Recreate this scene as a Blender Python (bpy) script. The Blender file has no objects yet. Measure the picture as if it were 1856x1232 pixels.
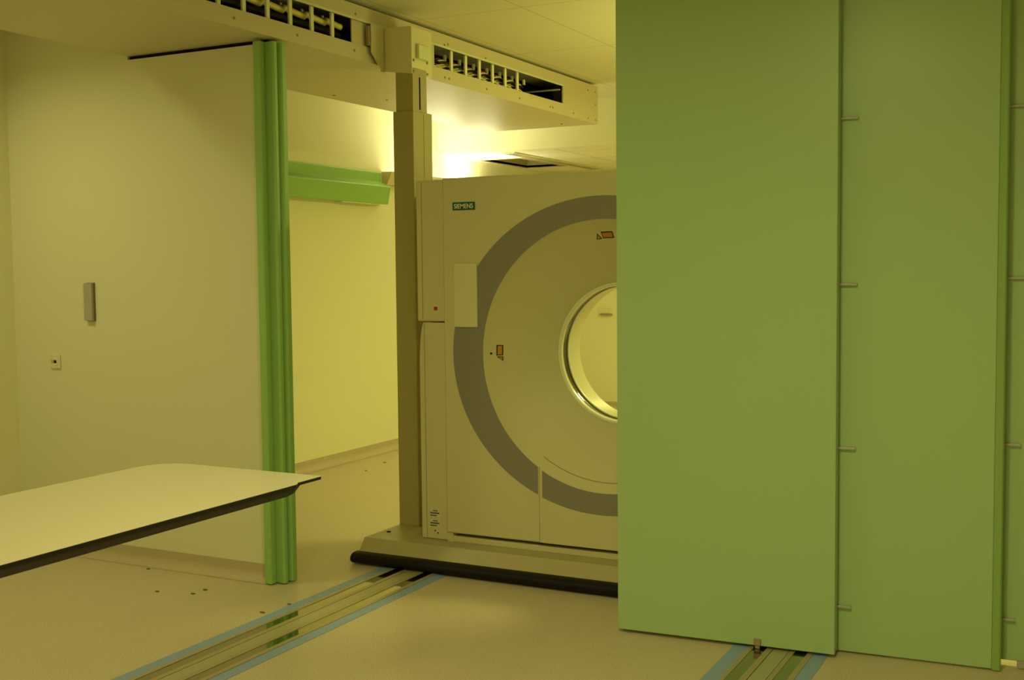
import bpy, bmesh, math, random
from mathutils import Vector, Matrix
random.seed(7)
PI = math.pi
scene = bpy.context.scene
COL = scene.collection

# ------------------------------------------------------------------ materials
def srgb(r, g, b):
    def f(c):
        c /= 255.0
        return c / 12.92 if c <= 0.04045 else ((c + 0.055) / 1.055) ** 2.4
    return (f(r), f(g), f(b), 1.0)

def mat(name, rgb, rough=0.5, metal=0.0, spec=0.5, var=0.04, scale=6.0, detail=3.0, bump=0.0, bscale=200.0,
        coat=0.0, emit=None, estr=0.0):
    m = bpy.data.materials.new(name)
    m.use_nodes = True
    nt = m.node_tree
    b = nt.nodes['Principled BSDF']
    b.inputs['Roughness'].default_value = rough
    b.inputs['Metallic'].default_value = metal
    b.inputs['Specular IOR Level'].default_value = spec
    b.inputs['Coat Weight'].default_value = coat
    tc = nt.nodes.new('ShaderNodeTexCoord')
    nz = nt.nodes.new('ShaderNodeTexNoise')
    nz.inputs['Scale'].default_value = scale
    nz.inputs['Detail'].default_value = detail
    nt.links.new(tc.outputs['Object'], nz.inputs['Vector'])
    mx = nt.nodes.new('ShaderNodeMix')
    mx.data_type = 'RGBA'
    c = srgb(*rgb) if max(rgb) > 1.0 else (*rgb, 1.0)
    mx.inputs[6].default_value = tuple(max(0.0, v * (1 - var)) for v in c[:3]) + (1.0,)
    mx.inputs[7].default_value = tuple(min(1.0, v * (1 + var)) for v in c[:3]) + (1.0,)
    nt.links.new(nz.outputs['Fac'], mx.inputs[0])
    nt.links.new(mx.outputs[2], b.inputs['Base Color'])
    if bump:
        n2 = nt.nodes.new('ShaderNodeTexNoise')
        n2.inputs['Scale'].default_value = bscale
        nt.links.new(tc.outputs['Object'], n2.inputs['Vector'])
        bp = nt.nodes.new('ShaderNodeBump')
        bp.inputs['Strength'].default_value = bump
        bp.inputs['Distance'].default_value = 0.002
        nt.links.new(n2.outputs['Fac'], bp.inputs['Height'])
        nt.links.new(bp.outputs['Normal'], b.inputs['Normal'])
    if emit:
        b.inputs['Emission Color'].default_value = (*emit, 1.0)
        b.inputs['Emission Strength'].default_value = estr
    return m

def speckle(m, rgb, amount, scale=260.0):
    """fine flecks of a second colour, as in sheet vinyl"""
    nt = m.node_tree
    b = nt.nodes['Principled BSDF']
    old = b.inputs['Base Color'].links[0].from_socket
    tc = next(n for n in nt.nodes if n.type == 'TEX_COORD')
    v = nt.nodes.new('ShaderNodeTexNoise')
    v.inputs['Scale'].default_value = scale
    v.inputs['Detail'].default_value = 1.0
    nt.links.new(tc.outputs['Object'], v.inputs['Vector'])
    r = nt.nodes.new('ShaderNodeValToRGB')
    r.color_ramp.elements[0].position = 0.56
    r.color_ramp.elements[0].color = (0, 0, 0, 1)
    r.color_ramp.elements[1].position = 0.70
    r.color_ramp.elements[1].color = (amount, amount, amount, 1)
    nt.links.new(v.outputs['Fac'], r.inputs['Fac'])
    mx = nt.nodes.new('ShaderNodeMix')
    mx.data_type = 'RGBA'
    nt.links.new(r.outputs['Color'], mx.inputs[0])
    nt.links.new(old, mx.inputs[6])
    mx.inputs[7].default_value = srgb(*rgb)
    nt.links.new(mx.outputs[2], b.inputs['Base Color'])

def tile_lines(m, x0, sx, y0, sy, w, rgb):
    """thin joints of a tiled ceiling on a grid of world size sx by sy"""
    nt = m.node_tree
    b = nt.nodes['Principled BSDF']
    old = b.inputs['Base Color'].links[0].from_socket
    tc = next(n for n in nt.nodes if n.type == 'TEX_COORD')
    sp = nt.nodes.new('ShaderNodeSeparateXYZ')
    nt.links.new(tc.outputs['Object'], sp.inputs[0])
    outs = []
    for ax, o, s in ((0, x0, sx), (1, y0, sy)):
        a = nt.nodes.new('ShaderNodeMath'); a.operation = 'SUBTRACT'
        nt.links.new(sp.outputs[ax], a.inputs[0]); a.inputs[1].default_value = o - s * 100.5
        d = nt.nodes.new('ShaderNodeMath'); d.operation = 'MODULO'
        nt.links.new(a.outputs[0], d.inputs[0]); d.inputs[1].default_value = s
        e = nt.nodes.new('ShaderNodeMath'); e.operation = 'SUBTRACT'
        nt.links.new(d.outputs[0], e.inputs[0]); e.inputs[1].default_value = s * 0.5
        g = nt.nodes.new('ShaderNodeMath'); g.operation = 'ABSOLUTE'
        nt.links.new(e.outputs[0], g.inputs[0])
        h = nt.nodes.new('ShaderNodeMath'); h.operation = 'LESS_THAN'
        nt.links.new(g.outputs[0], h.inputs[0]); h.inputs[1].default_value = w
        outs.append(h)
    mxm = nt.nodes.new('ShaderNodeMath'); mxm.operation = 'MAXIMUM'
    nt.links.new(outs[0].outputs[0], mxm.inputs[0]); nt.links.new(outs[1].outputs[0], mxm.inputs[1])
    mx = nt.nodes.new('ShaderNodeMix'); mx.data_type = 'RGBA'
    nt.links.new(mxm.outputs[0], mx.inputs[0])
    nt.links.new(old, mx.inputs[6])
    mx.inputs[7].default_value = srgb(*rgb)
    nt.links.new(mx.outputs[2], b.inputs['Base Color'])

M = {}
M['wall'] = mat('wall_paint', (226, 222, 196), 0.6, spec=0.3, var=0.015, scale=1.2, bump=0.05, bscale=300)
M['wall_far'] = mat('far_wall_paint', (232, 229, 190), 0.55, spec=0.3, var=0.015, scale=1.2, bump=0.05, bscale=300)
M['ceiling'] = mat('ceiling_tiles', (214, 208, 178), 0.8, spec=0.2, var=0.02, scale=60)
tile_lines(M['ceiling'], -3.43, 0.62, 5.58, 1.2, 0.0024, (168, 156, 116))
M['ceiling_low'] = mat('lower_ceiling_tiles', (232, 226, 198), 0.8, spec=0.2, var=0.02, scale=60)
tile_lines(M['ceiling_low'], -4.2, 0.62, 9.2, 0.62, 0.004, (150, 138, 95))
M['floor'] = mat('vinyl_floor', (206, 190, 164), 0.36, spec=0.4, var=0.05, scale=3.0)
speckle(M['floor'], (150, 132, 98), 0.75, 200)
M['cove'] = mat('vinyl_cove', (194, 178, 148), 0.45, spec=0.35, var=0.05, scale=4)
speckle(M['cove'], (150, 130, 104), 0.4, 300)
M['green'] = mat('green_lacquer', (172, 201, 148), 0.34, spec=0.4, var=0.015, scale=2.0)
M['green_edge'] = mat('green_edge_strip', (146, 180, 106), 0.4, spec=0.4, var=0.015, scale=2.0)
M['green_post'] = mat('green_rubber', (152, 194, 112), 0.42, spec=0.4, var=0.02, scale=3.0)
M['green_lamp'] = mat('green_metal', (146, 192, 100), 0.35, spec=0.4, var=0.01)
M['beige'] = mat('beige_sheet_metal', (212, 200, 166), 0.42, spec=0.4, var=0.015, scale=3.0)
M['beige_lip'] = mat('pale_metal_lip', (222, 224, 186), 0.4, spec=0.4, var=0.01)
M['gantry'] = mat('gantry_plastic', (218, 208, 168), 0.42, spec=0.4, var=0.01, scale=2.0)
M['gantry_pale'] = mat('gantry_plastic_pale', (228, 219, 180), 0.38, spec=0.4, var=0.01, scale=2.0)  # gantry plastic lightened to make up for weak front light on the carriage box
M['bore'] = mat('bore_plastic', (214, 206, 168), 0.35, spec=0.4, var=0.01)
M['grey'] = mat('grey_trim', (146, 138, 134), 0.45, spec=0.4, var=0.03, scale=40)
M['window'] = mat('glossy_scan_window', (70, 62, 40), 0.08, spec=0.9, var=0.02, coat=1.0)
M['dark_gap'] = mat('dark_gap', (26, 22, 14), 0.8, spec=0.1, var=0.05)
M['stay'] = mat('white_chain_stay', (246, 244, 214), 0.4, var=0.01)
M['lip_highlight'] = mat('bore_lip_highlight', (244, 238, 208), 0.22, spec=0.6, var=0.01)  # bright ring highlight of the bore lips painted as a paler colour
M['black'] = mat('black_rubber', (19, 13, 16), 0.55, spec=0.25, var=0.05)
M['brown'] = mat('brown_metal', (160, 142, 112), 0.5, spec=0.4, var=0.03)
M['column'] = mat('column_metal', (176, 164, 114), 0.5, spec=0.4, var=0.03, scale=3)
M['plate'] = mat('platform_metal', (182, 170, 130), 0.38, spec=0.5, var=0.03, scale=4)
M['steel'] = mat('polished_steel', (172, 168, 150), 0.05, metal=1.0, var=0.03, scale=3)
M['satin'] = mat('satin_metal', (176, 170, 136), 0.36, metal=0.15, var=0.04, scale=5)
M['lip'] = mat('rail_lip', (182, 166, 130), 0.4, metal=0.3, var=0.04, scale=8)
M['blue'] = mat('blue_vinyl', (142, 164, 204), 0.45, spec=0.35, var=0.06, scale=20)
M['white_top'] = mat('white_laminate', (214, 202, 178), 0.32, spec=0.45, var=0.01)
M['table_edge'] = mat('black_table_edge', (24, 18, 16), 0.4, var=0.05)
M['table_body'] = mat('dark_brown_table_edge', (50, 40, 34), 0.45, var=0.05)
M['yellow'] = mat('yellow_cable', (238, 224, 130), 0.4, var=0.04, scale=30)
M['red'] = mat('red_cable', (120, 30, 26), 0.4, var=0.04)
M['red_button'] = mat('red_button', (190, 24, 34), 0.4, var=0.02)
M['teal'] = mat('teal_badge', (10, 92, 84), 0.35, var=0.02)
M['letter'] = mat('white_lettering', (235, 232, 220), 0.5, var=0.01)
M['orange'] = mat('orange_label', (205, 140, 50), 0.5, var=0.05, scale=90)
M['label_border'] = mat('label_border', (52, 34, 18), 0.5, var=0.05)
M['label_yellow'] = mat('label_yellow', (196, 172, 70), 0.5, var=0.05)
M['print'] = mat('faded_print', (96, 98, 60), 0.6, var=0.1, scale=400)
M['sticker'] = mat('pale_sticker', (220, 214, 184), 0.5, var=0.01)
M['grey_box'] = mat('grey_wall_box', (176, 170, 164), 0.5, var=0.02)
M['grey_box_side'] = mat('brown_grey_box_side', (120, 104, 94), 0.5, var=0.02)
M['switch'] = mat('ivory_switch', (226, 218, 186), 0.4, var=0.01)
M['pin'] = mat('pin_metal', (184, 182, 172), 0.35, metal=0.0, var=0.03)
M['tube'] = mat('lit_tube', (255, 250, 225), 0.5, var=0.0, emit=(1.0, 0.93, 0.62), estr=14.0)
M['speck'] = mat('dark_speck', (112, 98, 52), 0.7, var=0.2, scale=100)

# ------------------------------------------------------------------ mesh helpers
class MB:
    def __init__(self):
        self.bm = bmesh.new()
    def box(self, x0, x1, y0, y1, z0, z1):
        v = [self.bm.verts.new(p) for p in ((x0, y0, z0), (x1, y0, z0), (x1, y1, z0), (x0, y1, z0),
                                            (x0, y0, z1), (x1, y0, z1), (x1, y1, z1), (x0, y1, z1))]
        for f in ((3, 2, 1, 0), (4, 5, 6, 7), (0, 1, 5, 4), (1, 2, 6, 5), (2, 3, 7, 6), (3, 0, 4, 7)):
            self.bm.faces.new([v[i] for i in f])
        return self
    def prism(self, pts, axis, a, b):
        """closed outline pts (u, v) swept along axis from a to b; axis 0: (y, z), 1: (x, z), 2: (x, y)"""
        def P(u, v, w):
            return ((w, u, v), (u, w, v), (u, v, w))[axis]
        va = [self.bm.verts.new(P(u, v, a)) for u, v in pts]
        vb = [self.bm.verts.new(P(u, v, b)) for u, v in pts]
        n = len(pts)
        self.bm.faces.new(list(reversed(va)))
        self.bm.faces.new(vb)
        for i in range(n):
            j = (i + 1) % n
            self.bm.faces.new((va[i], va[j], vb[j], vb[i]))
        return self
    def tube(self, pts, r, n=10, caps=True):
        pts = [Vector(p) for p in pts]
        rings = []
        for i, p in enumerate(pts):
            d = (pts[min(i + 1, len(pts) - 1)] - pts[max(i - 1, 0)]).normalized()
            up = Vector((0, 0, 1)) if abs(d.z) < 0.9 else Vector((1, 0, 0))
            a = d.cross(up).normalized()
            b = d.cross(a).normalized()
            rr = r[i] if isinstance(r, (list, tuple)) else r
            rings.append([self.bm.verts.new(p + rr * (math.cos(2 * PI * k / n) * a + math.sin(2 * PI * k / n) * b))
                          for k in range(n)])
        for q in range(len(rings) - 1):
            for k in range(n):
                self.bm.faces.new((rings[q][k], rings[q][(k + 1) % n], rings[q + 1][(k + 1) % n], rings[q + 1][k]))
        if caps:
            self.bm.faces.new(rings[0]); self.bm.faces.new(list(reversed(rings[-1])))
        return self
    def lathe_y(self, prof, cx, cz, n=128, a0=0.0, a1=2 * PI):
        """profile (y, r) turned about the horizontal axis through (cx, cz)"""
        full = abs(a1 - a0 - 2 * PI) < 1e-6
        k = n if full else n + 1
        rings = []
        for y, r in prof:
            rings.append([self.bm.verts.new((cx + r * math.cos(a0 + (a1 - a0) * i / n), y,
                                             cz + r * math.sin(a0 + (a1 - a0) * i / n))) for i in range(k)])
        for q in range(len(rings) - 1):
            for i in range(n):
                j = (i + 1) % k
                self.bm.faces.new((rings[q][i], rings[q][j], rings[q + 1][j], rings[q + 1][i]))
        return self
    def build(self, name, material, parent=None, bevel=0.0, smooth=False, seg=2, recalc=True):
        if recalc:
            bmesh.ops.recalc_face_normals(self.bm, faces=self.bm.faces[:])
        me = bpy.data.meshes.new(name)
        self.bm.to_mesh(me); self.bm.free()
        me.materials.append(material)
        o = bpy.data.objects.new(name, me)
        COL.objects.link(o)
        if smooth:
            for p in me.polygons:
                p.use_smooth = True
        if bevel:
            md = o.modifiers.new('edge', 'BEVEL')
            md.width = bevel; md.segments = seg; md.limit_method = 'ANGLE'; md.angle_limit = math.radians(40)
        if parent:
            o.parent = parent
            o.matrix_parent_inverse = parent_inv(parent)
        return o

def world_of(o):
    m = Matrix.LocRotScale(o.location, o.rotation_euler, o.scale)
    if o.parent:
        return world_of(o.parent) @ o.matrix_parent_inverse @ m
    return m
def parent_inv(p):
    return world_of(p).inverted()

def tag(o, label, cat, group=None, kind=None):
    o['label'] = label
    o['category'] = cat
    if group: o['group'] = group
    if kind: o['kind'] = kind
    return o

def thing(name, label, cat, loc, group=None):
    o = bpy.data.objects.new(name, None)
    o.empty_display_size = 0.1
    COL.objects.link(o)
    o.location = loc
    return tag(o, label, cat, group)

def struct(name, mb, m, **kw):
    o = mb.build(name, m, **kw)
    o['kind'] = 'structure'
    return o

# ------------------------------------------------------------------ the setting
XL, XR, YB, YF = -5.30, 2.40, -2.6, 11.30       # side wall, right wall, wall behind the camera, far wall
ZC, ZC2, YBULK = 2.88, 2.50, 8.86               # main ceiling, lower ceiling at the far end and where it starts
WA0, WA1 = 4.36, 4.46                           # the wall between the two rooms
XDB, XDF = -4.41, -3.475                        # back and front face of the overhead duct
ZD0, ZD1 = 2.58, 2.86

struct('floor', MB().box(XL - .1, XR + .1, YB - .1, YF + .1, -0.08, 0.0), M['floor'])
struct('ceiling', MB().box(XL - .1, XR + .1, YB - .1, YBULK, ZC, ZC + .08), M['ceiling'])
HX0, HX1, HY0, HY1 = -5.20, -4.80, 9.46, 10.42  # open hatch in the lower ceiling
cb = MB()
cb.box(XL, HX0, YBULK + .08, YF, ZC2, ZC2 + .02); cb.box(HX1, XR, YBULK + .08, YF, ZC2, ZC2 + .02)
cb.box(HX0, HX1, YBULK + .08, HY0, ZC2, ZC2 + .02); cb.box(HX0, HX1, HY1, YF, ZC2, ZC2 + .02)
struct('ceiling_lower', cb, M['ceiling_low'])
struct('wall_bulkhead', MB().box(XL, XR, YBULK, YBULK + .08, ZC2, ZC + .08), M['wall_far'])
struct('wall_left', MB().box(XL - .12, XL, YB - .1, YF + .1, 0, 3.0), M['wall_far'])
struct('wall_right', MB().box(XR, XR + .12, YB - .1, YF + .1, 0, 3.0), M['wall'])
struct('wall_back', MB().box(XL, XR, YB - .12, YB, 0, 3.0), M['wall'])
struct('wall_far', MB().box(XL, XR, YF, YF + .12, 0, 3.0), M['wall_far'])
wp = MB()
wp.box(XL, XDB - .004, WA0, WA1, 0, ZC)
wp.box(XDB - .004, -3.575, WA0, WA1, 0, 2.562)
struct('wall_middle', wp, M['wall'])
struct('gap_shade_1', MB().box(XDB, -3.545, WA0 + .012, WA1 - .012, 2.562, 2.58), M['dark_gap'])  # dark strip standing in for the shaded gap between wall and duct
struct('wall_closing', MB().box(0.18, XR, 4.70, 4.78, 0, ZC), M['wall'])
# sheet vinyl swept up the foot of the walls
def cove_profile(h=0.085, d=0.05):
    pts = [(0.0, 0.001), (0.0, h)]
    pts.append((0.004, h))
    for i in range(9):
        a = PI + (PI / 2) * i / 8
        pts.append((d + (d - .004) * math.cos(a), h * .62 + (h * .62 - .001) * math.sin(a)))
    return pts
cp = cove_profile()
struct('baseboard_middle', MB().prism([(WA0 - d, z) for d, z in cp], 0, XL, -3.575), M['cove'])
struct('baseboard_left', MB().prism([(XL + d, z) for d, z in cp], 1, YB, WA0), M['cove'])
struct('baseboard_left_far', MB().prism([(XL + d, z) for d, z in cp], 1, WA1, YF), M['cove'])
struct('baseboard_far', MB().prism([(YF - d, z) for d, z in cp], 0, XL, XR), M['cove'])

# ------------------------------------------------------------------ floor rails
def floor_rail(x0, x1, label):
    root = thing('floor_rail', label, 'rail', ((x0 + x1) / 2, 4.0, 0), 'floor rails of the scanner')
    w = x1 - x0
    ya, yb = -1.2, 8.2
    X = lambda f: x0 + w * f
    def strip(name, f0, f1, z, m):
        return MB().box(X(f0), X(f1), ya, yb, 0.0002, z).build(name, m, root)
    strip('blue_edging', 0.0, 0.17, 0.0016, M['blue'])
    strip('blue_edging', 0.85, 1.0, 0.0016, M['blue'])
    for a, b in ((.17, .222), (.357, .425), (.604, .66), (.79, .85)):
        strip('rail_lip', a, b, 0.0042, M['lip'])
    strip('running_strip', 0.222, 0.357, 0.0024, M['steel'])
    strip('running_strip', 0.66, 0.79, 0.0024, M['steel'])
    c = strip('centre_plate', 0.432, 0.597, 0.0034, M['satin'])
    g = MB()
    g.box(X(.425), X(.432), ya, yb, .0002, .0012); g.box(X(.597), X(.604), ya, yb, .0002, .0012)
    g.build('joint', M['dark_gap'], c)
    return root
floor_rail(-3.249, -2.866, 'polished steel floor rail with blue edging running under the scanner platform')
floor_rail(-1.302, -0.941, 'polished steel floor rail with blue edging running under the green panels')

# ------------------------------------------------------------------ green seal post at the end of the wall
P = [(-3.575, 4.312), (-3.541, 4.308), (-3.533, 4.313), (-3.532, 4.340), (-3.540, 4.352), (-3.492, 4.347), (-3.483, 4.353),
     (-3.482, 4.370), (-3.489, 4.380), (-3.504, 4.388), (-3.504, 4.397), (-3.486, 4.401), (-3.479, 4.407), (-3.479, 4.436),
     (-3.486, 4.445), (-3.575, 4.445)]
post = MB().prism(P, 2, 0.004, 2.566).build('edge_post', M['green_post'], bevel=0.003)
tag(post, 'tall ribbed bright green post on the free end of the cream wall', 'post')

# ------------------------------------------------------------------ sliding panels
ROT = 0.058
def panel_root(x, y, label):
    r = thing('sliding_panel', label, 'sliding panel', (x, y, 0), 'green sliding panels')
    r.rotation_euler = (0, 0, ROT)
    return r
def local(mb, name, m, root, **kw):
    o = mb.build(name, m, None, **kw)
    o.parent = root
    return o
def pins(root, xs, zs):
    for (x0, x1), z in zip(xs, zs):
        local(MB().box(x0, x1, -0.016, 0.002, z - .0048, z + .0048), 'coupling_pin', M['pin'], root, bevel=0.002)
# nearest panel: right front corner at the root
p1 = panel_root(-0.913, 4.420, 'nearest green sliding panel, wide and plain, a brown guide block at its foot')
local(MB().box(-0.8695, 0.0, 0.0, 0.066, 0.013, 2.86), 'leaf', M['green'], p1, bevel=0.003)
gb = MB(); gb.box(-0.307, -0.280, -0.012, 0.01, 0.019, 0.041); gb.box(-0.302, -0.285, -0.006, 0.01, 0.004, 0.019)
local(gb, 'guide_block', M['brown'], p1)
# middle panel
p2 = panel_root(-0.366, 4.534, 'middle green sliding panel with four short pins along its edge beside the wide panel')
local(MB().box(-0.90, 0.0, 0.0, 0.045, 0.007, 2.86), 'leaf', M['green'], p2, bevel=0.003)
ep = [(0.0, 0.0), (0.012, -0.004), (0.026, -0.004), (0.031, 0.002), (0.031, 0.045), (0.0, 0.045)]
local(MB().prism(ep, 2, 0.003, 2.86), 'edge_strip', M['green_edge'], p2, bevel=0.002)
pins(p2, [(-0.56, -0.489)] * 2 + [(-0.56, -0.490), (-0.56, -0.502)], (2.050, 1.426, 0.800, 0.184))
# farthest panel
p3 = panel_root(0.25, 4.637, 'farthest green sliding panel, mostly out of view, pins along its edge')
local(MB().box(-0.90, 0.0, 0.0, 0.045, 0.026, 2.86), 'leaf', M['green'], p3, bevel=0.003)
pins(p3, [(-0.60, -0.48), (-0.60, -0.48), (-0.60, -0.535), (-0.60, -0.545)], (2.066, 1.446, 0.835, 0.182))
local(MB().box(-0.536, -0.50, -0.02, 0.004, 0.006, 0.030), 'guide_block', M['grey_box'], p3, bevel=0.002)

# ------------------------------------------------------------------ overhead duct
DY0, DY1 = -2.3, 8.17
duct = thing('overhead_duct', 'long beige metal duct box under the ceiling with slotted openings in its side', 'duct',
             ((XDB + XDF) / 2, 3.0, ZD0))
t = 0.006
cs = MB()
cs.box(XDB, XDF, DY0, DY1, ZD1 - t, ZD1)                  # top
cs.box(XDB, XDB + t, DY0, DY1, ZD0, ZD1 - t)              # back
cs.box(XDB + t, XDF, DY1 - t, DY1, ZD0, ZD1 - t)          # ends
cs.box(XDB + t, XDF, DY0, DY0 + t, ZD0, ZD1 - t)
cs.build('casing', M['beige'], duct)
OZ0, OZ1 = 2.660, 2.780
fp = MB()
fp.box(XDF - t, XDF, DY0 + t, DY1 - t, OZ1, ZD1 - t)
fp.box(XDF - t, XDF, DY0 + t, DY1 - t, ZD0 + t, OZ0)
fp.box(XDF - t, XDF, 5.16, 5.775, OZ0, OZ1)
fp.box(XDF - t, XDF, 7.548, DY1 - t, OZ0, OZ1)
fp.box(XDF - t, XDF, DY0 + t, -1.9, OZ0, OZ1)
fp.build('side_sheet', M['beige'], duct)
MB().box(XDB + t, XDF, DY0 + t, DY1 - t, ZD0, ZD0 + t).build('underside_sheet', M['beige'], duct)
MB().box(XDF - .016, XDF - .010, 4.983, 5.16, OZ0 - .004, OZ1 + .004).build('blanking_plate', M['beige'], duct)
for ya, yb in ((-1.9, 5.31), (5.715, 7.555)):
    MB().box(XDF - .004, XDF + .004, ya, yb, OZ1, OZ1 + .012).build('opening_lip', M['beige_lip'], duct)
MB().box(-3.84, -3.83, DY0 + .05, DY1 - .05, ZD0 + t, ZD1 - t).build('inner_shade_sheet', M['dark_gap'], duct)  # dark sheet added behind the chains, painting the shade inside the duct
MB().box(-3.80, XDF - t, 7.497, 7.507, 2.748, 2.757).build('cross_rod', M['beige_lip'], duct)
for y in (7.549,):
    MB().box(XDF - .010, XDF + .001, y - .004, y, OZ0, OZ1).build('opening_jamb', M['beige_lip'], duct)
MB().box(XDF - .010, XDF + .001, 5.775, 5.781, OZ0, OZ1).build('opening_jamb', M['beige_lip'], duct)
screw_yz = [(4.07, 2.617), (4.52, 2.620), (4.99, 2.622), (5.005, 2.81), (5.90, 2.612), (5.95, 2.612), (6.41, 2.612),
            (5.90, 2.800), (5.94, 2.809), (6.40, 2.800), (6.86, 2.612), (7.33, 2.612), (7.37, 2.612), (7.98, 2.81),
            (8.12, 2.815), (7.72, 2.612), (7.98, 2.606), (8.12, 2.606), (8.12, 2.72)]
for y, z in screw_yz:
    MB().tube([(XDF - .002, y, z), (XDF + .0035, y, z)], 0.0065, 8).build('screw', M['brown'], duct)
for x, y in ((-4.30, 5.95), (-4.13, 6.28), (-3.60, 5.72), (-3.70, 8.0)):
    MB().tube([(x, y, ZD0 + .002), (x, y, ZD0 - .004)], 0.008, 8).build('screw', M['brown'], duct)

# cable chains inside the duct openings
ch = thing('cable_chain', 'cable chain with thick yellow hoses in the long slot above the green post', 'cable chain', (-3.53, 4.2, 2.65))
y = 4.983 - .155
ys = []
while y > 2.2:
    ys.append(y); y -= 0.1675
for y in ys:
    b = MB()
    b.box(-3.500, -3.488, y - .013, y - .001, OZ0 - .01, OZ1 + .008); b.box(-3.500, -3.490, y + .001, y + .013, OZ0 - .01, OZ1 + .008)
    b.build('stay', M['stay'], ch, bevel=0.002)
    MB().box(-3.60, -3.592, y + .05, y + .066, 2.752, 2.792).build('peg', M['beige_lip'], ch)
pts = []
for i in range(200):
    yy = 2.2 + (4.955 - 2.2) * i / 199
    ph = ((yy - ys[0]) / 0.1675) % 1.0
    pts.append((-3.535, yy, 2.752 - 0.016 * ph))
MB().tube(pts, 0.0155, 12).build('hose', M['yellow'], ch, smooth=True)
for k, (dx, z) in enumerate(((-3.53, 2.70), (-3.56, 2.722), (-3.55, 2.675))):
    MB().tube([(dx, 2.2, z), (dx, 3.6, z), (dx, 4.94, z - .004)], 0.011, 10).build('hose', M['black'], ch, smooth=True)
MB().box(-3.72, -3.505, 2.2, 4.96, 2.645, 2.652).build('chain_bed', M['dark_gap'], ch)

ch2 = thing('cable_chain', 'cable chain with yellow and red wires in the slot beside the scanner column', 'cable chain', (-3.53, 6.3, 2.65))
for k in range(6):
    y = 6.007 + 0.1716 * k
    b = MB()
    b.box(-3.500, -3.488, y - .013, y + .013, OZ0 - .01, OZ1 + .008)
    b.build('stay', M['stay'], ch2, bevel=0.002)
for k in range(7):
    y = 6.003 + 0.1735 * k
    MB().box(-3.54, -3.530, y - .012, y + .012, 2.728, 2.762).build('peg', M['beige_lip'], ch2)
rr = random.Random(3)
for k in range(7):
    x0 = -3.508 - 0.010 * (k % 4)
    z0 = 2.672 + 0.0085 * k
    pts = []
    for i in range(60):
        yy = 5.62 + (6.94 - 5.62) * i / 59
        pts.append((x0 + .006 * math.sin(yy * 5 + k), yy, z0 + .007 * math.sin(2 * PI * (yy - 6.007) / 0.1716 + .7 * k)))
    pts += [(x0 - .01, 6.99, z0 - .004), (x0 - .04, 7.02, z0 - .012)]
    m = M['red'] if k == 6 else (M['black'] if k in (1, 4) else M['yellow'])
    MB().tube(pts, 0.0058, 8).build('wire', m, ch2, smooth=True)
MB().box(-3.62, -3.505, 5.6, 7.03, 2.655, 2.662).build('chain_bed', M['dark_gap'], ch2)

# ------------------------------------------------------------------ the scanner
CX, CZ = -2.105, 1.080
ZP = 0.12
XPL, XPR = -3.408, 2 * CX + 3.408
ct = thing('ct_scanner', 'large beige ring shaped CT scanner with grey band on a low wheeled rail platform', 'scanner', (CX, 5.3, 0.0))
# platform
pf = [(4.855, 0.060), (4.907, ZP), (5.95, ZP), (5.95, 0.03), (4.87, 0.03)]
plat = MB().prism(pf, 0, XPL, XPR).build('platform', M['plate'], ct, bevel=0.002)
for x, y in ((-3.36, 5.06), (-3.36, 5.8)):
    MB().tube([(x, y, ZP - .001), (x, y, ZP + .003)], 0.012, 10).build('bolt', M['dark_gap'], plat)
bp = [(4.862, 0.004), (4.862, 0.060)]
for i in range(11):
    a = PI / 2 + PI * i / 10
    bp.append((4.835 + 0.040 * math.cos(a), 0.032 + 0.028 * math.sin(a)))
bump = MB().prism(bp, 0, XPL - .014, XPR + .014).build('bumper', M['black'], ct, smooth=False, bevel=0.002)
for x in (XPL - .014, XPR + .014):
    s = -1 if x < CX else 1
    MB().prism(bp, 0, x, x + s * 0.006).build('end_cap', M['beige_lip'], bump)
MB().box(XPL + .05, XPR - .05, 4.95, 5.90, 0.012, 0.032).build('undercarriage', M['black'], ct)
# gantry shell
YG = 5.005
GX0, GX1 = -2.972, 2 * CX + 2.972
GZ0, GZ1 = 0.166, 1.950
RI = 0.644
def outline_pt(a, x0, x1, z0, z1):
    c, s = math.cos(a), math.sin(a)
    best = 1e9
    if c > 1e-9: best = min(best, (x1 - CX) / c)
    if c < -1e-9: best = min(best, (x0 - CX) / c)
    if s > 1e-9: best = min(best, (z1 - CZ) / s)
    if s < -1e-9: best = min(best, (z0 - CZ) / s)
    return (CX + best * c, CZ + best * s)
def holed_plate(x0, x1, z0, z1, r, yf, yb, inset):
    angs = [2 * PI * i / 128 for i in range(128)]
    for cx_, cz_ in ((x0, z0), (x1, z0), (x1, z1), (x0, z1)):
        angs.append(math.atan2(cz_ - CZ, cx_ - CX) % (2 * PI))
    angs = sorted(set(angs))
    mb = MB(); bm = mb.bm
    hole, inn, out, back = [], [], [], []
    for a in angs:
        hole.append(bm.verts.new((CX + r * math.cos(a), yf, CZ + r * math.sin(a))))
        x, z = outline_pt(a, x0 + inset, x1 - inset, z0 + inset, z1 - inset)
        inn.append(bm.verts.new((x, yf, z)))
    for a in angs:
        x, z = outline_pt(a, x0, x1, z0, z1)
        out.append(bm.verts.new((x, yf + inset, z)))
        back.append(bm.verts.new((x, yb, z)))
    n = len(angs)
    for i in range(n):
        j = (i + 1) % n
        bm.faces.new((hole[i], hole[j], inn[j], inn[i]))
        bm.faces.new((inn[i], inn[j], out[j], out[i]))
        bm.faces.new((out[i], out[j], back[j], back[i]))
    return mb
front = holed_plate(GX0, GX1, GZ0, GZ1, RI, YG, YG + .05, 0.006).build('front_cover', M['gantry'], ct)
YR = 5.725
rear = holed_plate(GX0, GX1, GZ0, GZ1, RI, YR, YR - .05, -0.006).build('rear_cover', M['gantry'], ct)
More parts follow.
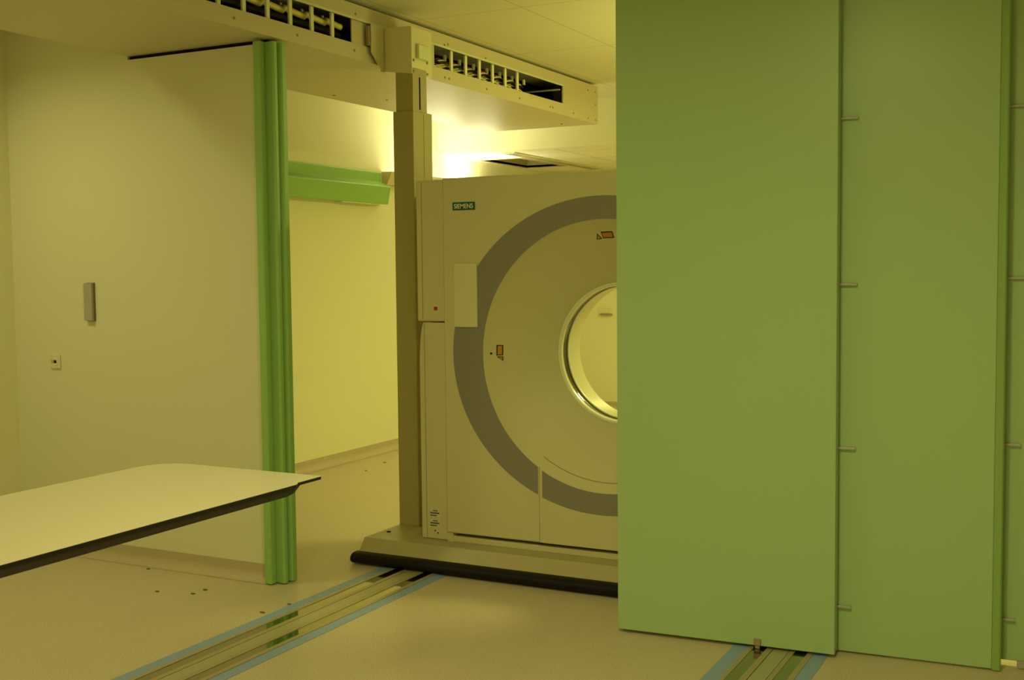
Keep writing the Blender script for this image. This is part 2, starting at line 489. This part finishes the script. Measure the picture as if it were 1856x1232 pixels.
MB().box(GX0 + .01, GX1 - .01, YG + .04, YR - .04, GZ1 - .03, GZ1 - .004).build('top_cover', M['gantry'], ct, bevel=0.004)
MB().box(GX0 + .02, GX1 - .02, YG + .014, YR - .02, ZP, 0.149).build('plinth', M['gantry'], ct, bevel=0.002)
MB().box(GX0 + .04, GX1 - .04, YG + .06, YG + .08, 0.149, 0.30).build('slot_shade_plate', M['dark_gap'], ct)  # dark plate added so the foot slot shows deep shade
# plinth corners closing the dark foot slot
for s in (-1, 1):
    xa = CX + s * (2.972 - 2.105); xb = CX + s * (2.940 - 2.105)
    MB().box(min(xa, xb), max(xa, xb), YG + .010, YG + .06, ZP, 0.168).build('cover_foot', M['gantry'], ct)
# funnel, scan window and bore
prof = [(YG, RI)]
for i in range(1, 17):
    u = i / 16
    prof.append((YG + .245 * (u ** 0.82), RI + (0.346 - RI) * u))
fun = MB().lathe_y(prof, CX, CZ).build('funnel', M['gantry'], ct, smooth=True)
lipp = [(5.246, 0.349), (5.243, 0.345), (5.244, 0.340), (5.250, 0.335), (5.260, 0.332), (5.268, 0.331)]
MB().lathe_y(lipp, CX, CZ).build('bore_lip', M['lip_highlight'], ct, smooth=True)
wnd = [(5.268, 0.331), (5.274, 0.338), (5.296, 0.344), (5.318, 0.340), (5.326, 0.334)]
MB().lathe_y(wnd, CX, CZ).build('scan_window', M['window'], ct, smooth=True)
lip2 = [(5.326, 0.336), (5.325, 0.331), (5.330, 0.328), (5.338, 0.329)]
MB().lathe_y(lip2, CX, CZ).build('bore_lip', M['lip_highlight'], ct, smooth=True)
MB().lathe_y([(5.338, 0.329), (5.40, 0.331), (5.482, 0.335)], CX, CZ).build('bore_tube', M['bore'], ct, smooth=True)
MB().lathe_y([(5.482, 0.335), (5.50, 0.345)] + [(YR - .21 + .21 * (k / 8), 0.36 + (RI - .36) * (k / 8)) for k in range(9)],
             CX, CZ).build('rear_funnel', M['bore'], ct, smooth=True)
# grey band: two pieces, the short one on the access panel
EX, EZ, ERX, ERZ = CX - .008, 1.083, 0.806, 0.751
def ell_r(a, cx, cz, rx, rz):
    # radius from (CX, CZ) along angle a to the ellipse
    c, s = math.cos(a), math.sin(a)
    ox, oz = CX - cx, CZ - cz
    A = (c / rx) ** 2 + (s / rz) ** 2
    B = 2 * (ox * c / rx ** 2 + oz * s / rz ** 2)
    C = (ox / rx) ** 2 + (oz / rz) ** 2 - 1
    return (-B + math.sqrt(B * B - 4 * A * C)) / (2 * A)
def band(segs, yf, yb, xcut, side):
    """piece of the band between inner circle and outer ellipse; vertical ends cut at x = CX -/+ xcut"""
    mb = MB(); bm = mb.bm
    rows = []
    for ai, ao in segs:
        ri = RI + .001
        ro = ell_r(ao, EX, EZ, ERX, ERZ)
        pi_ = (CX + ri * math.cos(ai), CZ + ri * math.sin(ai)); po = (CX + ro * math.cos(ao), CZ + ro * math.sin(ao))
        rows.append([bm.verts.new((pi_[0], yf, pi_[1])), bm.verts.new((po[0], yf, po[1])),
                     bm.verts.new((po[0], yb, po[1])), bm.verts.new((pi_[0], yb, pi_[1]))])
    for q in range(len(rows) - 1):
        for k in range(4):
            bm.faces.new((rows[q][k], rows[q][(k + 1) % 4], rows[q + 1][(k + 1) % 4], rows[q + 1][k]))
    bm.faces.new(rows[0]); bm.faces.new(list(reversed(rows[-1])))
    return mb
def cut_angles(xc):
    """angles (inner, outer) where the band meets the vertical line x = CX - xc, lower half"""
    ai = PI + math.acos(xc / (RI + .001))
    zo = EZ - ERZ * math.sqrt(1 - ((CX - xc - EX) / ERX) ** 2)
    ao = math.atan2(zo - CZ, -xc) % (2 * PI)
    return ai, ao
ai0, ao0 = cut_angles(0.3495)
segs = []
n = 120
for i in range(n + 1):
    u = i / n
    ai = ai0 - u * (2 * ai0 - 3 * PI + 2 * PI)
    ao = ao0 - u * (2 * ao0 - 3 * PI + 2 * PI)
    segs.append((ai, ao))
band(segs, YG - .002, YG + .004, 0, 0).build('grey_band', M['grey'], front)
# access panel at the foot
AX = 0.339
ap = []
for i in range(41):
    x = -AX + 2 * AX * i / 40
    ap.append((CX + x, CZ - math.sqrt((RI + .0005) ** 2 - x * x)))
ap += [(CX + AX, GZ0 + .002), (CX - AX, GZ0 + .002)]
acc = MB().prism(ap, 1, YG - .005, YG + .004).build('access_panel', M['gantry'], ct, bevel=0.0012)
ai1, ao1 = cut_angles(0.3235)
segs = []
for i in range(49):
    u = i / 48
    segs.append((ai1 + u * (3 * PI - 2 * ai1), ao1 + u * (3 * PI - 2 * ao1)))
band(segs, YG - .0068, YG, 0, 0).build('grey_band', M['grey'], acc)
for s in (-1, 1):
    x = CX + s * (AX + .0022)
    zc = CZ - math.sqrt(RI ** 2 - AX ** 2)
    MB().box(x - .0018, x + .0018, YG - .0012, YG + .002, GZ0 + .002, zc + .004).build('seam', M['brown'], front)
a_s = PI + math.acos(AX / 0.603)
def fun_y(r):
    u = (RI - r) / (RI - 0.346)
    return YG + .245 * (u ** 0.82)
sm = MB()
sm.lathe_y([(fun_y(.6045) - .0012, .6045), (fun_y(.6015) - .0012, .6015)], CX, CZ, 60, a_s, 3 * PI - a_s)
sm.build('seam', M['brown'], fun)
# control panel cover on the upper left of the front and its mirror
for s in (-1, 1):
    xa, xb = CX + s * 0.803, CX + s * 0.671
    MB().box(min(xa, xb), max(xa, xb), YG - .012, YG + .002, 1.210, 1.527).build('control_panel_cover', M['gantry_pale'], ct, bevel=0.005, seg=3)
# side covers
def side_cover(s):
    mir = (lambda x: x) if s < 0 else (lambda x: 2 * CX - x)
    up = [(-3.137, 1.236), (-2.960, 1.236), (-2.960, 1.945), (-3.137, 1.945)]
    lo = [(-3.130, ZP + .001), (-2.960, ZP + .001), (-2.960, 1.230), (-3.108, 1.230), (-3.120, 1.185), (-3.127, 1.12), (-3.131, 1.04)]
    a = MB().prism([(mir(x), z) for x, z in up], 1, 5.020, 5.70).build('upper_side_cover', M['gantry'], ct, bevel=0.008, seg=3)
    b = MB().prism([(mir(x), z) for x, z in lo], 1, 5.022, 5.70).build('lower_side_cover', M['gantry'], ct, bevel=0.006, seg=3)
    xs = sorted((mir(-3.1045), mir(-3.1020)))
    MB().box(xs[0], xs[1], 5.0188, 5.024, 1.245, 1.936).build('groove', M['brown'], a)
    xs = sorted((mir(-3.0995), mir(-3.0970)))
    MB().box(xs[0], xs[1], 5.0208, 5.026, ZP + .006, 1.222).build('groove', M['brown'], b)
    return a, b, mir
ua, lb, mir = side_cover(-1)
side_cover(1)
MB().box(-3.036, -3.018, 5.014, 5.022, 1.292, 1.310).build('red_button', M['red_button'], ua, bevel=0.002)
# rating labels, two stickers with rows of faded print
for zc in (0.252, 0.200):
    st = MB().box(-3.082, -3.018, 5.0212, 5.023, zc - .020, zc + .022).build('rating_label', M['sticker'], lb)
    pr = MB()
    pr.box(-3.062, -3.034, 5.0204, 5.0216, zc + .013, zc + .018)
    pr.box(-3.078, -3.024, 5.0204, 5.0216, zc - .000, zc + .007)
    pr.box(-3.078, -3.040, 5.0204, 5.0216, zc - .012, zc - .006)
    o = pr.build('print_rows', M['print'], lb)
for x, z in ((-3.050, 0.165), (-3.034, 0.154)):
    MB().tube([(x, 5.0235, z), (x, 5.0195, z)], 0.0035, 8).build('screw', M['dark_gap'], lb)
# name badge
badge = MB().box(-2.912, -2.786, YG - .004, YG + .001, 1.789, 1.828).build('name_badge', M['teal'], ct, bevel=0.0008)
fc = bpy.data.curves.new('lettering_curve', 'FONT')
fc.body = 'SIEMENS'; fc.size = 0.0325; fc.extrude = 0.0006; fc.align_x = 'CENTER'; fc.align_y = 'CENTER'; fc.offset = 0.0005
fo = bpy.data.objects.new('tmp_text', fc); COL.objects.link(fo)
dg = bpy.context.evaluated_depsgraph_get()
tm = bpy.data.meshes.new_from_object(fo.evaluated_get(dg))
bpy.data.objects.remove(fo)
xsv = [v.co.x for v in tm.vertices]; ysv = [v.co.y for v in tm.vertices]
mxx, mnx, mxy, mny = max(xsv), min(xsv), max(ysv), min(ysv)
for v in tm.vertices:
    x = (v.co.x - (mxx + mnx) / 2) * (0.108 / (mxx - mnx)); yv = (v.co.y - (mxy + mny) / 2) * (0.0235 / (mxy - mny)); zv = v.co.z
    v.co = (-2.849 + x, YG - .0046 - zv, 1.8085 + yv)
tm.materials.clear(); tm.materials.append(M['letter'])
lt = bpy.data.objects.new('lettering', tm); COL.objects.link(lt)
lt.parent = badge; lt.matrix_parent_inverse = parent_inv(badge)
# laser aperture labels lying on the funnel
def on_funnel(u, v, ang, rc):
    """point on the funnel: v radial offset, u tangential offset from (rc, ang)"""
    r = rc + v
    a = ang + u / rc
    return (CX + r * math.cos(a), fun_y(r), CZ + r * math.sin(a))
def funnel_patch(name, uv, ang, rc, m, lift, parent):
    mb = MB()
    f_ = [Vector(on_funnel(u, v, ang, rc)) for u, v in uv]
    nrm = Vector((-math.cos(ang) * .62, -.78, -math.sin(ang) * .62))
    a = [mb.bm.verts.new(p + nrm * lift) for p in f_]
    b = [mb.bm.verts.new(p - nrm * .001) for p in f_]
    mb.bm.faces.new(a); mb.bm.faces.new(list(reversed(b)))
    for i in range(len(a)):
        j = (i + 1) % len(a)
        mb.bm.faces.new((a[i], a[j], b[j], b[i]))
    return mb.build(name, m, parent)
def rect(u0, u1, v0, v1):
    return [(u0, v0), (u1, v0), (u1, v1), (u0, v1)]
def warning(ang, rc, rect_u, rect_v, tri):
    st = funnel_patch('warning_label', rect(*rect_u, *rect_v), ang, rc, M['label_border'], .0014, ct)
    e = .0045
    funnel_patch('label_face', rect(rect_u[0] + e, rect_u[1] - e, rect_v[0] + e, rect_v[1] - e), ang, rc, M['orange'], .002, st)
    t_ = funnel_patch('warning_triangle', tri, ang, rc, M['label_border'], .0014, ct)
    c = (sum(p[0] for p in tri) / 3, sum(p[1] for p in tri) / 3)
    funnel_patch('label_face', [(c[0] + .55 * (u - c[0]), c[1] + .55 * (v - c[1])) for u, v in tri], ang, rc, M['label_yellow'], .002, t_)
# at the left: upright rectangle above a triangle
warning(PI, 0.586, (-0.041, 0.011), (-0.013, 0.013), [(0.016, 0.012), (0.016, -0.013), (0.040, -0.013)])
mbs = MB().tube([on_funnel(0.0, .032, PI, .586), tuple(Vector(on_funnel(0.0, .032, PI, .586)) + Vector((.002, -.003, 0)))], 0.0055, 10)
mbs.build('laser_port', M['dark_gap'], fun)
# at the top: rectangle lying beside a triangle
warning(PI / 2, 0.575, (-0.020, 0.038), (-0.016, 0.014), [(0.044, -0.018), (0.074, -0.018), (0.059, 0.008)])
# column carrying the cables up to the duct
XC0, XC1, YC0, YC1 = -3.405, -3.280, 5.235, 5.427
col = MB().box(XC0, XC1, YC0, YC1, ZP, 2.333).build('column', M['column'], ct, bevel=0.003)
MB().box(XC1 - .001, XC1 + .0012, 5.338, 5.342, ZP + .01, 2.325).build('joint', M['brown'], col)
ucol = MB().box(-3.392, -3.286, 5.245, 5.385, 2.333, 2.56).build('upper_column', M['column'], ct, bevel=0.002)
MB().box(-3.287, -3.2848, 5.308, 5.320, 2.345, 2.515).build('joint', M['dark_gap'], ucol)
# carriage box at the head of the column
hb = MB()
hb.prism([(-3.474, 2.551), (-3.287, 2.526), (-3.287, 2.772), (-3.474, 2.780)], 1, 5.240, 5.446)
head = hb.build('carriage_box', M['gantry_pale'], ct, bevel=0.0015)
for y, z in ((5.258, 2.598), (5.395, 2.602), (5.258, 2.541), (5.395, 2.543)):
    MB().tube([(-3.289, y, z), (-3.2825, y, z)], 0.007, 10).build('bolt', M['brown'], head)
jb = MB().box(-3.287, -3.268, 5.284, 5.398, 2.610, 2.685).build('junction_box', M['beige_lip'], ct, bevel=0.004)
MB().prism([(5.112, 2.778), (5.112, 2.632), (5.212, 2.548), (5.228, 2.540), (5.228, 2.776)], 0, -3.457, -3.452).build('gusset_plate', M['beige'], ct)
MB().box(-3.474, -3.458, 5.095, 5.26, 2.665, 2.765).build('carriage_arm', M['brown'], ct)
MB().box(-3.472, -3.462, 5.228, 5.24, 2.55, 2.776).build('joint', M['dark_gap'], ct)

# ------------------------------------------------------------------ patient table
tb = thing('patient_table', 'long white patient table top with dark edge reaching in from the frame edge', 'table', (-2.15, 0.9, 0.0))
TX0, TX1, TY0, TY1 = -2.452, -1.868, -0.2, 2.515
outl = [(TX0, TY0), (TX1, TY0), (TX1, TY1 - .13), (TX1 - .004, TY1 - .118), (TX1 - .014, TY1 - .105), (TX1 - .014, TY1 - .004),
        (TX1 - .018, TY1), (TX0 + .10, TY1)]
for i in range(1, 8):
    a = PI / 2 + (PI / 2) * i / 8
    outl.append((TX0 + .10 + .10 * math.cos(a), TY1 - .10 + .10 * math.sin(a)))
outl.append((TX0, TY1 - .10))
MB().prism(outl, 2, 0.9375, 0.9452).build('tabletop', M['table_edge'], tb)
MB().prism(outl, 2, 0.9452, 0.9462).build('laminate', M['white_top'], tb)
body = MB()
secs = ((TY0 + .01, 0.9375 - .018), (TY1 - .165, 0.9375 - .018), (TY1 - .135, 0.9375 - .014), (TY1 - .088, 0.9375 - .0005))
rings = []
for y, zb in secs:
    x0, x1 = TX0 + .004, TX1 - .002
    if y > TY1 - .12: x0, x1 = TX0 + .03, TX1 - .016
    rings.append([body.bm.verts.new(p) for p in ((x0, y, 0.9375), (x1, y, 0.9375), (x1 - .002, y, zb), (x0 + .002, y, zb))])
for q in range(len(rings) - 1):
    for k in range(4):
        body.bm.faces.new((rings[q][k], rings[q][(k + 1) % 4], rings[q + 1][(k + 1) % 4], rings[q + 1][k]))
body.bm.faces.new(rings[0]); body.bm.faces.new(list(reversed(rings[-1])))
body.build('underside', M['table_body'], tb)
MB().box(-2.36, -1.96, 0.0, 0.62, 0.06, 0.9195).build('pedestal', M['beige'], tb, bevel=0.03, seg=4)
MB().box(-2.45, -1.88, -0.15, 0.75, 0.006, 0.06).build('foot', M['beige'], tb, bevel=0.015)

# ------------------------------------------------------------------ things on the walls
gbx = thing('wall_box', 'slim upright grey box on the cream wall above the switch', 'wall box', (-4.722, WA0, 1.25))
MB().box(-4.750, -4.694, WA0 - .023, WA0 - .004, 1.250, 1.444).build('cover', M['grey_box'], gbx, bevel=0.0015)
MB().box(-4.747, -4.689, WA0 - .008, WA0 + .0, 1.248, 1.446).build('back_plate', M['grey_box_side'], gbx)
sw = thing('wall_switch', 'small ivory wall switch with black dot and yellow mark on the cream wall', 'switch', (-4.980, WA0, 0.99))
MB().box(-5.028, -4.957, WA0 - .009, WA0, 0.990, 1.066).build('plate', M['switch'], sw, bevel=0.004)
MB().box(-4.998, -4.974, WA0 - .012, WA0 - .008, 1.008, 1.048).build('rocker', M['letter'], sw, bevel=0.002)
MB().box(-4.995, -4.978, WA0 - .0135, WA0 - .011, 1.020, 1.036).build('key_hole', M['dark_gap'], sw)
MB().box(-5.018, -5.000, WA0 - .011, WA0 - .008, 1.021, 1.036).build('yellow_mark', M['label_yellow'], sw)

wl = thing('wall_lamp', 'bright green metal lamp channel along the far side wall behind the post', 'wall lamp', (XL, 7.0, 2.02))
pr = [(0.0, 2.285), (0.022, 2.285), (0.026, 2.278), (0.026, 2.205), (0.112, 2.168), (0.118, 2.160), (0.092, 2.028), (0.080, 2.024), (0.0, 2.03)]
MB().prism([(XL + d, z) for d, z in pr], 1, 5.6, 7.905).build('housing', M['green_lamp'], wl, bevel=0.002)
ecap = [(0.0, 2.285), (0.022, 2.285), (0.026, 2.278), (0.026, 2.205), (0.112, 2.168), (0.118, 2.160), (0.092, 2.028), (0.080, 2.024), (0.0, 2.03)]
MB().prism([(XL + d, z) for d, z in ecap], 1, 7.905, 7.915).build('end_cap', M['green_lamp'], wl)
MB().box(XL + .02, XL + .08, 7.3, 7.78, 2.018, 2.028).build('diffuser_strip', M['beige_lip'], wl)

ul = thing('uplight', 'beige trough uplight on the far wall glowing behind the scanner column', 'uplight', (XL, 8.4, 2.19))
tr = [(-0.001, 2.19), (0.05, 2.19), (0.10, 2.292), (0.094, 2.292), (0.046, 2.197), (0.006, 2.197), (0.006, 2.292), (-0.001, 2.292)]
MB().prism([(XL + d, z) for d, z in tr], 1, 7.97, 9.60).build('trough', M['beige'], ul)
MB().prism([(XL + d, z) for d, z in ((0, 2.19), (.05, 2.19), (.10, 2.292), (0, 2.292))], 1, 7.965, 7.97).build('end_cap', M['beige'], ul)
MB().prism([(XL + d, z) for d, z in ((0, 2.19), (.05, 2.19), (.10, 2.292), (0, 2.292))], 1, 9.60, 9.605).build('end_cap', M['beige'], ul)
MB().tube([(XL + .045, 8.0, 2.235), (XL + .045, 9.57, 2.235)], 0.013, 12).build('lamp_tube', M['tube'], ul, smooth=True)

so = thing('wall_socket', 'small pale socket panel on the far wall seen through the scanner bore', 'socket', (-4.735, YF, 1.0))
MB().box(-4.800, -4.660, YF - .018, YF, 1.012, 1.066).build('plate', M['switch'], so, bevel=0.003)
MB().box(-4.790, -4.652, YF - .03, YF, 0.998, 1.010).build('ledge', M['brown'], so)
for x in (-4.765, -4.70):
    MB().box(x - .018, x + .018, YF - .022, YF - .016, 1.022, 1.056).build('outlet', M['switch'], so, bevel=0.002)

dv = thing('ceiling_vent', 'long pale slotted air vent in the lower ceiling beside the open hatch', 'vent', (-4.66, 9.3, ZC2))
MB().box(-4.72, -4.60, 8.98, 10.9, ZC2 - .010, ZC2 - .001).build('frame', M['beige_lip'], dv)
for k in range(3):
    x = -4.695 + .035 * k
    MB().box(x - .006, x + .006, 9.0, 10.88, ZC2 - .013, ZC2 - .0095).build('slot', M['brown'], dv)

hx = thing('ceiling_hatch', 'dark open hatch in the lower ceiling above the scanner', 'hatch', (-5.0, 9.9, ZC2))
fr = MB()
e = .018
fr.box(HX0 - e, HX0, HY0 - e, HY1 + e, ZC2 - .006, ZC2 + .25); fr.box(HX1, HX1 + e, HY0 - e, HY1 + e, ZC2 - .006, ZC2 + .25)
fr.box(HX0, HX1, HY0 - e, HY0, ZC2 - .006, ZC2 + .25); fr.box(HX0, HX1, HY1, HY1 + e, ZC2 - .006, ZC2 + .25)
fr.build('frame', M['column'], hx)
MB().box(HX0 - e, HX1 + e, HY0 - e, HY1 + e, ZC2 + .25, ZC2 + .26).build('hatch_shade_lid', M['dark_gap'], hx)  # near-black lid, the shade of the open hatch put into its colour

# ------------------------------------------------------------------ flecks of dirt on the floor
rr = random.Random(11)
for (x, y) in ((-3.956, 3.995), (-3.778, 4.038), (-3.77, 4.114), (-3.288, 3.945), (-3.262, 4.096), (-4.925, 7.124), (-4.30, 4.285), (-5.0, 7.49)):
    mb = MB()
    n = 7
    a0 = rr.random() * 6
    pts = [(x + (.006 + .010 * rr.random()) * math.cos(a0 + 2 * PI * i / n), y + (.005 + .007 * rr.random()) * math.sin(a0 + 2 * PI * i / n)) for i in range(n)]
    o = mb.prism(pts, 2, 0.0002, 0.0035).build('dirt_fleck', M['speck'])
    tag(o, 'tiny dark fleck of dirt lying on the beige floor', 'dirt fleck', 'flecks of dirt on the floor')

# ------------------------------------------------------------------ light
def area(name, loc, size, power, color, aim=None, spread=180, size_y=None):
    l = bpy.data.lights.new(name, 'AREA')
    l.energy = power; l.color = color
    if size_y:
        l.shape = 'RECTANGLE'; l.size = size; l.size_y = size_y
    else:
        l.shape = 'DISK'; l.size = size
    l.spread = math.radians(spread)
    o = bpy.data.objects.new(name, l); COL.objects.link(o)
    o.location = loc
    d = Vector(aim if aim else (0, 0, -1))
    o.rotation_euler = d.to_track_quat('-Z', 'Y').to_euler()
    return o
WARM = (1.0, 0.97, 0.38)
COOL = (1.0, 1.0, 0.30)
area('downlight_left', (-4.80, 3.15, 2.87), 0.22, 10.5, WARM, spread=152)
area('fill_light_table', (-2.7, 2.9, 2.87), 0.25, 4.5, WARM, spread=160)  # unseen fill light, added to brighten the table and the floor
area('downlight_panels', (-0.9, 2.0, 2.87), 0.3, 29, WARM, spread=168)
area('downlight_rear', (-0.8, -1.6, 2.87), 0.3, 68, WARM, spread=160)
area('uplight_lamp', (XL + .05, 8.40, 2.27), 0.06, 20, (1.0, 0.97, 0.62), aim=(0.15, 0, 1), size_y=0.84)
area('uplight_lamp_end', (XL + .05, 9.22, 2.27), 0.06, 15, (1.0, 0.97, 0.62), aim=(0.15, 0, 1), size_y=0.7)
area('fill_light_ceiling', (-1.2, 6.6, 1.8), 0.30, 30, COOL, aim=(0, 0, 1), size_y=1.0)  # added fill without a fixture, hidden behind the panels to brighten the ceiling
area('ceiling_light_scan_room', (-1.0, 7.4, 2.87), 0.6, 88, COOL, spread=175)
area('fill_light_far_wall', (-2.6, 9.9, 2.48), 0.4, 26, COOL, spread=175)  # added unseen fill that brightens the far wall behind the bore

w = bpy.data.worlds.new('world'); scene.world = w
w.use_nodes = True
w.node_tree.nodes['Background'].inputs[0].default_value = (1.0, 0.85, 0.4, 1)
w.node_tree.nodes['Background'].inputs[1].default_value = 0.0

# ------------------------------------------------------------------ camera
H = 1.5
yaw, pitch, roll = 4.77307266e-01, 6.18001975e-02, -9.84966499e-03
cy, sy, cp_, sp_, cr, sr = math.cos(yaw), math.sin(yaw), math.cos(pitch), math.sin(pitch), math.cos(roll), math.sin(roll)
fwd0 = Vector((-sy, cy, 0)); right0 = Vector((cy, sy, 0)); up0 = Vector((0, 0, 1))
fwd = cp_ * fwd0 - sp_ * up0
upv = cp_ * up0 + sp_ * fwd0
right = cr * right0 + sr * upv
up = cr * upv - sr * right0
cam = bpy.data.cameras.new('camera')
cam.sensor_fit = 'HORIZONTAL'; cam.sensor_width = 36.0; cam.lens = 2101.36 / 1856 * 36.0
cam.clip_start = 0.05; cam.clip_end = 60
co = bpy.data.objects.new('camera', cam); COL.objects.link(co)
mw = Matrix.Identity(4)
for i in range(3):
    mw[i][0] = right[i]; mw[i][1] = up[i]; mw[i][2] = -fwd[i]
mw[0][3], mw[1][3], mw[2][3] = 0.0, 0.0, H
co.matrix_world = mw
scene.camera = co

scene.view_settings.view_transform = 'Standard'
scene.view_settings.look = 'None'
scene.view_settings.gamma = 1.0
scene.view_settings.use_curve_mapping = False
scene.view_settings.exposure = 0.0
